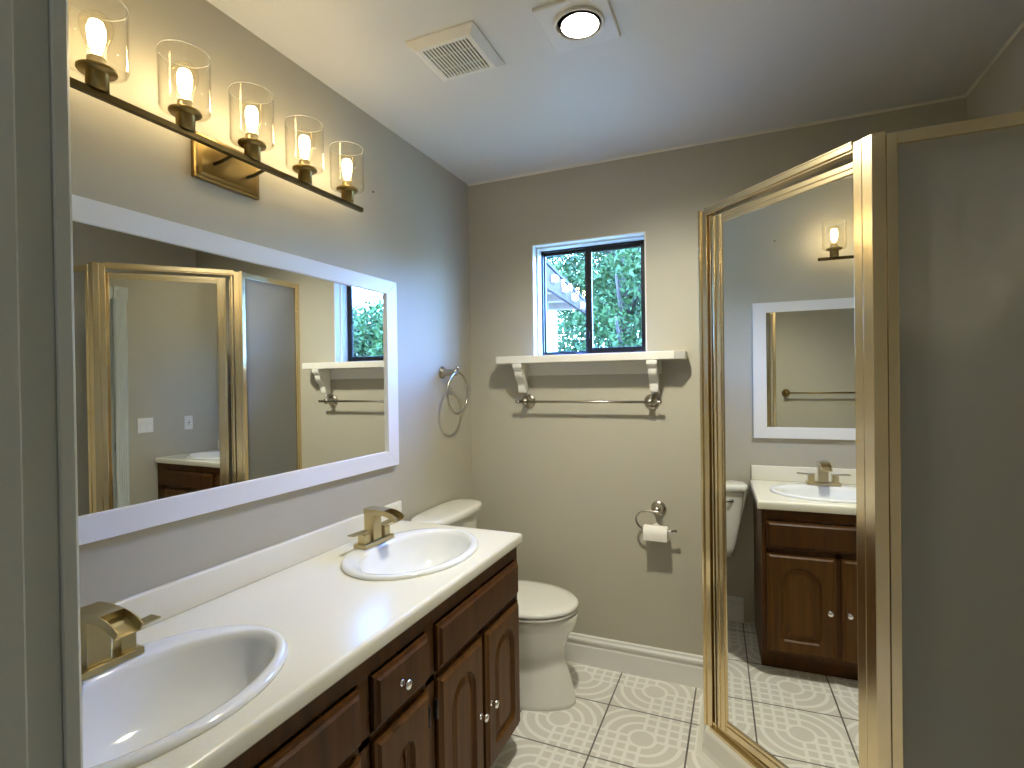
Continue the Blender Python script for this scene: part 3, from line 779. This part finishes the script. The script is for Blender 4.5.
# ------------------------------------------------------------------ ceiling fittings
cv = thing('ceiling_vent', 'square ivory exhaust vent grille with slots in the ceiling', 'vent', (-.820, 1.500, H))
vx0, vx1, vy0, vy1 = -.938, -.704, 1.384, 1.614
def vloop(ins, z): return [(vx0+ins, vy0+ins, z), (vx1-ins, vy0+ins, z), (vx1-ins, vy1-ins, z), (vx0+ins, vy1-ins, z)]
bm = nb(); gi = .036
loft(bm, [vloop(0, H-.0005), vloop(0, H-.006), vloop(.022, H-.022), vloop(gi, H-.022), vloop(gi, H-.012)], False, False, smooth=False)
obj('cover', bm, 'plastic', cv)
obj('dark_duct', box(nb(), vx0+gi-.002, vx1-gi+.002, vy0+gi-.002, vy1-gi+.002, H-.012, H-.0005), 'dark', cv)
ns = 14; sp = (vx1-vx0-2*gi)/ns
gr = nb()
for i in range(ns+1):
    x = vx0+gi+sp*i; box(gr, x-.0030, x+.0030, vy0+gi-.001, vy1-gi+.001, H-.0215, H-.0185)
for y in (vy0+(vy1-vy0)*.36, vy0+(vy1-vy0)*.66): box(gr, vx0+gi, vx1-gi, y-.0016, y+.0016, H-.0205, H-.0183)
obj('grille', gr, 'plastic', cv)
cl = thing('ceiling_light', 'lit round recessed lamp in a square white plate on the ceiling', 'ceiling light', (-.424, 1.512, H))
lx0, lx1, ly0, ly1 = -.530, -.324, 1.410, 1.625; lcx, lcy = -.422, 1.508
bm = nb(); NN = 48
def sqloop(z, ins=0):
    L = []
    for i in range(NN):
        t = 2*PI*i/NN; dx, dy = math.cos(t), math.sin(t)
        k = min((((lx1-ins) if dx > 0 else (lx0+ins))-lcx)/dx if abs(dx) > 1e-9 else 9e9, (((ly1-ins) if dy > 0 else (ly0+ins))-lcy)/dy if abs(dy) > 1e-9 else 9e9); L.append([lcx+dx*k, lcy+dy*k, z])
    for X_, Y_ in ((lx0+ins, ly0+ins), (lx0+ins, ly1-ins), (lx1-ins, ly0+ins), (lx1-ins, ly1-ins)):
        j = min(range(NN), key=lambda q: (L[q][0]-X_)**2+(L[q][1]-Y_)**2); L[j] = [X_, Y_, z]
    return L
loft(bm, [sqloop(H-.0005), sqloop(H-.008), sqloop(H-.011, .003), [(lcx+.071*math.cos(2*PI*i/NN), lcy+.071*math.sin(2*PI*i/NN), H-.011) for i in range(NN)]], False, False, smooth=False)
obj('plate', bm, 'trim', cl)
bm = nb(); lathe(bm, [(.071, .0), (.073, -.006), (.070, -.010), (.065, -.008), (.0635, .0), (.0625, .009)], (lcx, lcy, H-.011), n=NN, cap=False); obj('ring', bm, 'trim', cl)
bm = nb(); lathe(bm, [(.0, 0), (.0625, .0), (.0625, .0015), (0, .0015)], (lcx, lcy, H-.003), n=NN); obj('dark_can', bm, 'dark', cl, label='dark gap around the lamp')
bm = nb(); lathe(bm, [(0, 0), (.0545, 0), (.0545, .018), (0, .018)], (lcx+.004, lcy-.003, H-.0225), n=NN); obj('lamp_housing', bm, 'dark', cl)
bm = nb(); lathe(bm, [(.0, 0), (.0535, .0), (.0535, .0003), (0, .0003)], (lcx+.004, lcy-.003, H-.0229), n=NN); obj('lamp_lens', bm, 'lens', cl, label='glowing white lens')
spd = bpy.data.lights.new('ceiling_lamp_beam', 'SPOT'); spd.energy = DOWN_W; spd.color = (1.0, .955, .80); spd.spot_size = math.radians(138); spd.spot_blend = 1.0; spd.shadow_soft_size = .045
spo = bpy.data.objects.new('ceiling_lamp_beam', spd); COL.objects.link(spo); spo.location = (lcx+.004, lcy-.003, H-.070); spo.rotation_euler = Vector((.14, .24, -1)).to_track_quat('-Z', 'Y').to_euler()
bm = nb(); tube(bm, [(-1.076, 2.253, H-.0002), (-1.076, 2.253, H-.012), (-1.074, 2.250, H-.019), (-1.068, 2.248, H-.022), (-1.061, 2.249, H-.018), (-1.060, 2.250, H-.012)], .0018, 8)
tag(obj('ceiling_hook', bm, 'trim'), 'tiny white screw hook in the ceiling near the back left corner', 'hook')
bm = nb(); lathe(bm, [(0, 0), (.0035, 0), (.0035, .002), (0, .003)], (XL, 1.72, 2.145), (1, 0, 0), 10)
tag(obj('nail', bm, 'dark'), 'tiny dark nail in the left wall right of the vanity light', 'nail')

# ------------------------------------------------------------------ shower
NA = math.radians(43.3)
DN = Vector((-math.cos(NA), -math.sin(NA), 0)); DT = Vector((math.sin(NA), -math.cos(NA), 0))
D0 = Vector((-.142, 2.096, 0))                       # left end of the door side, outer face
AX = -.128                                           # outer face of the side panel
BY = 1.612                                           # outer face of the front panel
# the door itself stands slightly ajar, its free edge a little inside the frame
EA = math.radians(46.25)
EN = Vector((-math.cos(EA), -math.sin(EA), 0)); ET = Vector((math.sin(EA), -math.cos(EA), 0))
E0 = Vector((-.138, 2.104, 0))+EN*(.0105+.007)
def dp(s, depth=0.): return D0+DT*s-DN*depth         # depth goes into the shower
def dbox(bm, s0, s1, d0, d1, z0, z1, bev=.001, ajar=False):
    """box in the door's own frame"""
    t_, n_, o_ = (DT, DN, D0) if not ajar else (ET, EN, E0)
    Mx = Matrix((t_, -n_, Vector((0, 0, 1)))).transposed().to_4x4(); Mx.translation = o_
    box(bm, s0, s1, d0, d1, z0, z1, bev, 2, Mx); return bm
ZC, ZT = .100, 2.012
sb = thing('shower_tray', 'low cream shower tray with angled front corner', 'shower base', (.33, 2.08, 0))
bm = nb()
def sbase(off, z):
    a = Vector((AX-.006-off, 0, 0)); 
    P = [(AX-.006-off, YB-.0005), (AX-.006-off, 2.092), ]
    p1 = dp(-.012, -.010-off); p2 = dp(.675, -.010-off)
    # intersections with side and front lines
    k = (AX-.006-off-p1.x)/DT.x; q1 = p1+DT*k
    k = (BY-.008-off-p1.y)/DT.y; q2 = p1+DT*k
    return [(AX-.006-off, YB-.0008, z), (q1.x, q1.y, z), (q2.x, q2.y, z), (XR-.0008, BY-.008-off, z), (XR-.0008, YB-.0008, z)]
def inset_base(d, z):
    return sbase(-d, z)[:4]+[(XR-.0008-.0, YB-.0008, z)]
L0 = [sbase(.034, .0005), sbase(.026, .004), sbase(.014, .014), sbase(.009, .03), sbase(.004, .088), sbase(.0, .096), sbase(-.006, ZC), inset_base(.05, ZC), inset_base(.065, .05), inset_base(.08, .035)]
loft(bm, L0, True, True, smooth=False)
obj('tray', bm, 'curb', sb)
bm = nb(); lathe(bm, [(0, 0), (.045, 0), (.045, .003), (.04, .004), (0, .004)], (.35, 2.15, .0352), n=28); obj('drain', bm, 'chrome', sb)

en = thing('shower_enclosure', 'gold framed corner shower enclosure with an angled mirrored door', 'shower enclosure', (.20, 1.95, ZC))
G = 'gold'
# corner post where the side panel meets the door
bm = nb(); dbox(bm, 0, .012, .0, .034, ZC+.0005, ZT-.002); dbox(bm, .012, .040, .005, .034, ZC+.0005, ZT-.006)
dbox(bm, .046, .056, .012, .034, ZC+.0005, ZT-.03); dbox(bm, .058, .062, .004, .03, ZC+.0005, ZT-.05, .0005)
obj('corner_post', bm, G, en)
bm = nb(); dbox(bm, .635, .662, .0, .036, ZC+.0005, ZT-.004); dbox(bm, .6095, .634, .001, .008, ZC+.0005, ZT-.004, .0015)
q = dp(.662)
prism(bm, [(q.x, q.y), (q.x+.029, BY), (q.x+.029, BY+.03), (q.x-.01, q.y+.035)], ZC+.0005, ZT-.003, .001)
obj('corner_post', bm, G, en)
# header and sill over and under the door
bm = nb(); dbox(bm, .038, .610, -.002, .034, 1.990, ZT, .0015); dbox(bm, .038, .610, .004, .034, 1.984, 1.990, .0005); dbox(bm, .038, .610, -.004, .034, 2.006, 2.011, .001)
obj('header', bm, G, en)
bm = nb(); dbox(bm, .038, .610, -.006, .040, ZC+.0008, ZC+.014, .0015); dbox(bm, .038, .610, .008, .040, ZC+.0145, ZC+.030, .002); obj('sill', bm, G, en)
# mirrored door
bm = nb(); z0, z1 = ZC+.036, 1.968
dbox(bm, .080, .124, .002, .026, z0, z1, .002, ajar=True); dbox(bm, .086, .096, -.002, .004, z0+.004, z1-.004, .002, ajar=True); dbox(bm, .114, .119, -.001, .004, z0+.004, z1-.004, .001, ajar=True)
dr = obj('door', bm, G, en)
bm = nb(); dbox(bm, .626, .642, .002, .026, z0, z1, .002, ajar=True); dbox(bm, .632, .636, -.001, .004, z0+.004, z1-.004, .001, ajar=True); obj('stile', bm, G, dr)
bm = nb(); dbox(bm, .124, .626, .002, .026, z1-.033, z1, .002, ajar=True); dbox(bm, .124, .626, -.001, .004, z1-.018, z1-.013, .001, ajar=True); obj('top_rail', bm, G, dr)
bm = nb(); dbox(bm, .124, .626, .002, .026, z0, z0+.042, .002, ajar=True); dbox(bm, .124, .626, -.002, .004, z0+.022, z0+.028, .001, ajar=True); obj('bottom_rail', bm, G, dr)
bm = nb(); dbox(bm, .123, .627, .007, .012, z0+.041, z1-.032, 0, ajar=True); obj('mirror_panel', bm, 'mirror', dr, label='mirror glass of the door')
# side panel along x = AX
bm = nb(); ya, yb = 2.104, YB-.0008
box(bm, AX, AX+.028, ya, ya+.026, ZC+.0005, ZT-.002, .0015); box(bm, AX, AX+.028, yb-.034, yb, ZC+.0005, ZT-.002, .0015); box(bm, AX-.003, AX, yb-.022, yb-.014, ZC+.0005, ZT-.002, .001)
box(bm, AX, AX+.028, ya+.026, yb-.034, ZT-.034, ZT-.002, .0015); box(bm, AX, AX+.028, ya+.026, yb-.034, ZC+.0005, ZC+.034, .0015)
obj('side_frame', bm, G, en)
obj('side_glass', box(nb(), AX+.010, AX+.014, ya+.02, yb-.028, ZC+.03, ZT-.03), 'frost', en)
# front panel along y = BY
bm = nb(); xa = q.x+.031; xb_ = XR-.0008
box(bm, xa, xa+.023, BY-.001, BY+.028, ZC+.0005, ZT-.010, .0015); box(bm, xb_-.030, xb_, BY-.001, BY+.028, ZC+.0005, ZT-.010, .0015); box(bm, xb_-.020, xb_-.012, BY-.005, BY, ZC+.0005, ZT-.010, .001)
box(bm, xa+.023, xb_-.030, BY-.001, BY+.028, ZT-.040, ZT-.010, .0015); box(bm, xa+.023, xb_-.030, BY-.001, BY+.028, ZC+.0005, ZC+.034, .0015)
obj('front_frame', bm, G, en)
obj('front_glass', box(nb(), xa+.018, xb_-.025, BY+.010, BY+.014, ZC+.03, ZT-.036), 'frost', en)
bm = nb(); box(bm, XR-.030, XR-.0120, 1.535, 1.560, ZC+.0015, 1.985, .003); box(bm, XR-.030, XR-.0120, 1.560, BY-.002, 1.960, 1.985, .002)
obj('reflection_strip', bm, G, en)  # gold strip added to stand in for the gold line reflected in the mirrors
# tiled shower walls
struct('wall_tile_back', box(nb(), AX+.034, XR-.0115, YB-.011, YB-.0003, ZC+.002, 2.02, .001), 'wtile')
struct('wall_tile_right', box(nb(), XR-.011, XR-.0003, 1.535, YB-.0003, ZC+.002, 2.02, .001), 'wtile')
shd = thing('showerhead', 'round shower head on a bent arm seen dimly through the frosted glass', 'shower head', (XR, 2.17, 1.98))
bm = nb(); lathe(bm, [(0, 0), (.03, 0), (.026, .008), (.012, .010), (0, .010)], (XR-.012, 2.17, 1.98), (-1, 0, 0), 20)
tube(bm, [(XR-.015, 2.17, 1.98), (XR-.06, 2.17, 1.985), (XR-.10, 2.17, 1.97), (XR-.125, 2.17, 1.945)], .0085, 10); obj('arm', bm, 'brass', shd)
bm = nb(); lathe(bm, [(0, 0), (.014, .0), (.016, .02), (.045, .055), (.048, .065), (0, .066)], (XR-.122, 2.17, 1.95), (-.62, 0, -.78), 28); obj('spray_head', bm, 'brass', shd)
svl = thing('shower_valve', 'round shower valve handle behind the frosted glass on the right', 'shower valve', (XR, 2.12, 1.22))
bm = nb(); lathe(bm, [(0, 0), (.075, 0), (.072, .006), (.03, .012), (.026, .045), (0, .046)], (XR-.012, 2.12, 1.22), (-1, 0, 0), 32); obj('escutcheon', bm, 'brass', svl)
bm = nb(); tube(bm, [(XR-.055, 2.12, 1.225), (XR-.062, 2.12, 1.19), (XR-.072, 2.12, 1.14)], [.014, .009, .008], 10); obj('lever', bm, 'brass', svl)

# towel bar on the right wall (seen in the mirrors)
t2 = thing('towel_bar', 'gold toned towel bar on the right wall, seen only in the mirror reflections', 'towel bar', (XR, 1.14, 1.246))
for y in (1.455, .835):
    bm = nb(); round_post(bm, (XR-.0005, y, 1.246), (-1, 0, 0), .062, .034, .013); obj('post', bm, 'brass', t2)
bm = nb(); tube(bm, [(XR-.064, 1.475, 1.246), (XR-.064, .815, 1.246)], .007); obj('bar', bm, 'brass', t2)

# switch and outlet on the doorway wall
sw = thing('light_switch', 'white double rocker switch plate beside the doorway casing, seen in the mirror', 'light switch', (-.70, YN, 1.15))
def plate(bm, xc, zc, hw, hh):
    def R(i, y): return [(xc-hw+i, y, zc-hh+i), (xc+hw-i, y, zc-hh+i), (xc+hw-i, y, zc+hh-i), (xc-hw+i, y, zc+hh-i)]
    loft(bm, [R(0, YN+.0005), R(0, YN+.004), R(.004, YN+.0065)], smooth=False)
bm = nb(); plate(bm, -.703, 1.080, .058, .058); obj('cover_plate', bm, 'wplastic', sw)
for x in (-.726, -.680):
    bm = nb(); prism(bm, [(YN+.0066, 1.047), (YN+.0115, 1.047), (YN+.0075, 1.080), (YN+.0105, 1.113), (YN+.0066, 1.113)], x-.0165, x+.0165, .0005, axis='x'); obj('rocker', bm, 'wplastic', sw)
ol = thing('outlet', 'white outlet plate above the counter beside the doorway, seen in the mirror', 'outlet', (-.95, YN, 1.13))
bm = nb(); plate(bm, -1.050, 1.075, .036, .058); obj('cover_plate', bm, 'wplastic', ol)
bm = nb(); box(bm, -1.067, -1.033, YN+.0066, YN+.009, 1.042, 1.108, .001); oi = obj('receptacle', bm, 'wplastic', ol)
bm = nb()
for zc in (1.059, 1.091):
    for dx in (-.006, .006): box(bm, -1.050+dx-.0012, -1.050+dx+.0012, YN+.0088, YN+.0094, zc-.004, zc+.004)
box(bm, -1.058, -1.042, YN+.0088, YN+.0098, 1.071, 1.079)
obj('slots', bm, 'dark', oi)

# ------------------------------------------------------------------ outside the window
struct('ground', box(nb(), -40, 40, -40, 40, -.5, -.3), 'ground')
hw_ = thing('house_wing', 'white stucco wing of the house with an overhanging eave outside the window', 'building', (-2.6, 4.0, -.3))
bm = nb(); prism(bm, [(3.3, -.3), (5.27, -.3), (5.27, 2.22), (3.3, 2.42)], -3.4, -1.75, axis='x'); obj('stucco_wall', bm, 'stucco', hw_)
bm = nb(); prism(bm, [(3.2, 2.405), (5.10, 2.152), (5.10, 2.045), (3.2, 2.17)], -1.43, -1.40, .003, axis='x'); obj('fascia_board', bm, 'fascia', hw_)
bm = nb(); loft(bm, [[(-3.5, 3.2, 3.12), (-3.5, 3.2, 3.07), (-1.38, 3.2, 2.41), (-1.38, 3.2, 2.44)], [(-3.5, 5.6, 2.80), (-3.5, 5.6, 2.75), (-1.40, 5.14, 2.155), (-1.40, 5.14, 2.18)]], smooth=False); obj('roof', bm, 'shingle', hw_)
for y in (4.12, 4.40, 4.68, 4.96):
    z = 2.152+(5.10-y)*.133-.03
    bm = nb(); prism(bm, [(-1.72, z+.02), (-1.36, z-.01), (-1.36, z-.06), (-1.385, z-.075), (-1.72, z-.06)], y-.045, y+.045, .004, axis='y'); obj('rafter_tail', bm, 'rafter', hw_)
def leaf_mesh(centers, per, size, seed, box_squash=(1, 1, 1)):
    rnd = random.Random(seed); vs = []; fs = []
    for (cx, cy, cz, R) in centers:
        for _ in range(per):
            while True:
                p = Vector((rnd.uniform(-1, 1), rnd.uniform(-1, 1), rnd.uniform(-1, 1)))
                if .35 < p.length < 1: break
            c = Vector((cx+p.x*R*box_squash[0], cy+p.y*R*box_squash[1], cz+p.z*R*box_squash[2]))
            a = Vector((rnd.gauss(0, 1), rnd.gauss(0, 1), rnd.gauss(0, 1))).normalized(); b2 = a.orthogonal().normalized()
            b2 = (Matrix.Rotation(rnd.uniform(0, 6.28), 3, a) @ b2); s = size*rnd.uniform(.6, 1.3)
            k = len(vs)
            vs += [c-a*s, c-a*s*.1+b2*s*.42, c+a*s, c-a*s*.1-b2*s*.42]; fs.append((k, k+1, k+2, k+3))
    return vs, fs
def tree(x, y, h, R, label, mat, seed, low=0., per=1000, leaf=.042, nblob=16):
    rnd = random.Random(seed)
    t = thing('tree', label, 'tree', (x, y, -.3), 'trees outside the window')
    bm = nb(); tube(bm, [(x, y, -.3), (x+.05, y, h*.25), (x-.05, y+.05, h*.5), (x, y, h*.85)], [.13, .11, .08, .03], 10)
    for k in range(7):
        a = rnd.uniform(0, 6.28); z = h*rnd.uniform(.3, .7)
        tube(bm, [(x, y, z), (x+math.cos(a)*R*.4, y+math.sin(a)*R*.4, z+.3), (x+math.cos(a)*R*.8, y+math.sin(a)*R*.8, z+.7)], [.045, .03, .012], 8)
    obj('trunk', bm, 'bark', t)
    cs = []
    for k in range(nblob):
        a = rnd.uniform(0, 6.28); rr = R*math.sqrt(rnd.random())*.8; z = low+(h-low)*rnd.random()
        cs.append((x+math.cos(a)*rr, y+math.sin(a)*rr, z, R*rnd.uniform(.32, .5)))
    vs, fs = leaf_mesh(cs, per, leaf, seed)
    me = bpy.data.meshes.new('foliage'); org = Vector((x, y, h*.6))
    me.from_pydata([tuple(v-org) for v in vs], [], fs); me.materials.append(M[mat]); me.update()
    o = bpy.data.objects.new('foliage', me); COL.objects.link(o); o.parent = t; o.location = org-ORG[t]
    return t
tree(-1.35, 6.9, 4.6, 1.25, 'tall bright green tree filling the left window pane', 'leafd', 1, low=.2, nblob=44)
tree(-2.6, 13.6, 6.8, 2.3, 'tall blue-green tree farther back behind the bright near tree', 'leafb', 2, low=.2, nblob=60, leaf=.06)
tree(2.0, 12.0, 6.0, 1.0, 'slim blue-green tree to the right beyond the window', 'leafb', 6, low=.2, nblob=14)
tree(-6.4, 9.0, 5.5, 1.9, 'green tree behind the roof at the left of the window', 'leafd', 3, low=.2, nblob=24)
tree(7.1, 12.6, 3.1, 2.1, 'low rounded tree seen under open sky in the wall mirror', 'leafd', 4, low=.2, nblob=34, leaf=.09, per=800)
tree(12.4, 14.5, 3.6, 1.9, 'farther tree at the right seen only in the mirror', 'leafb', 5, low=.4, nblob=16, per=700)
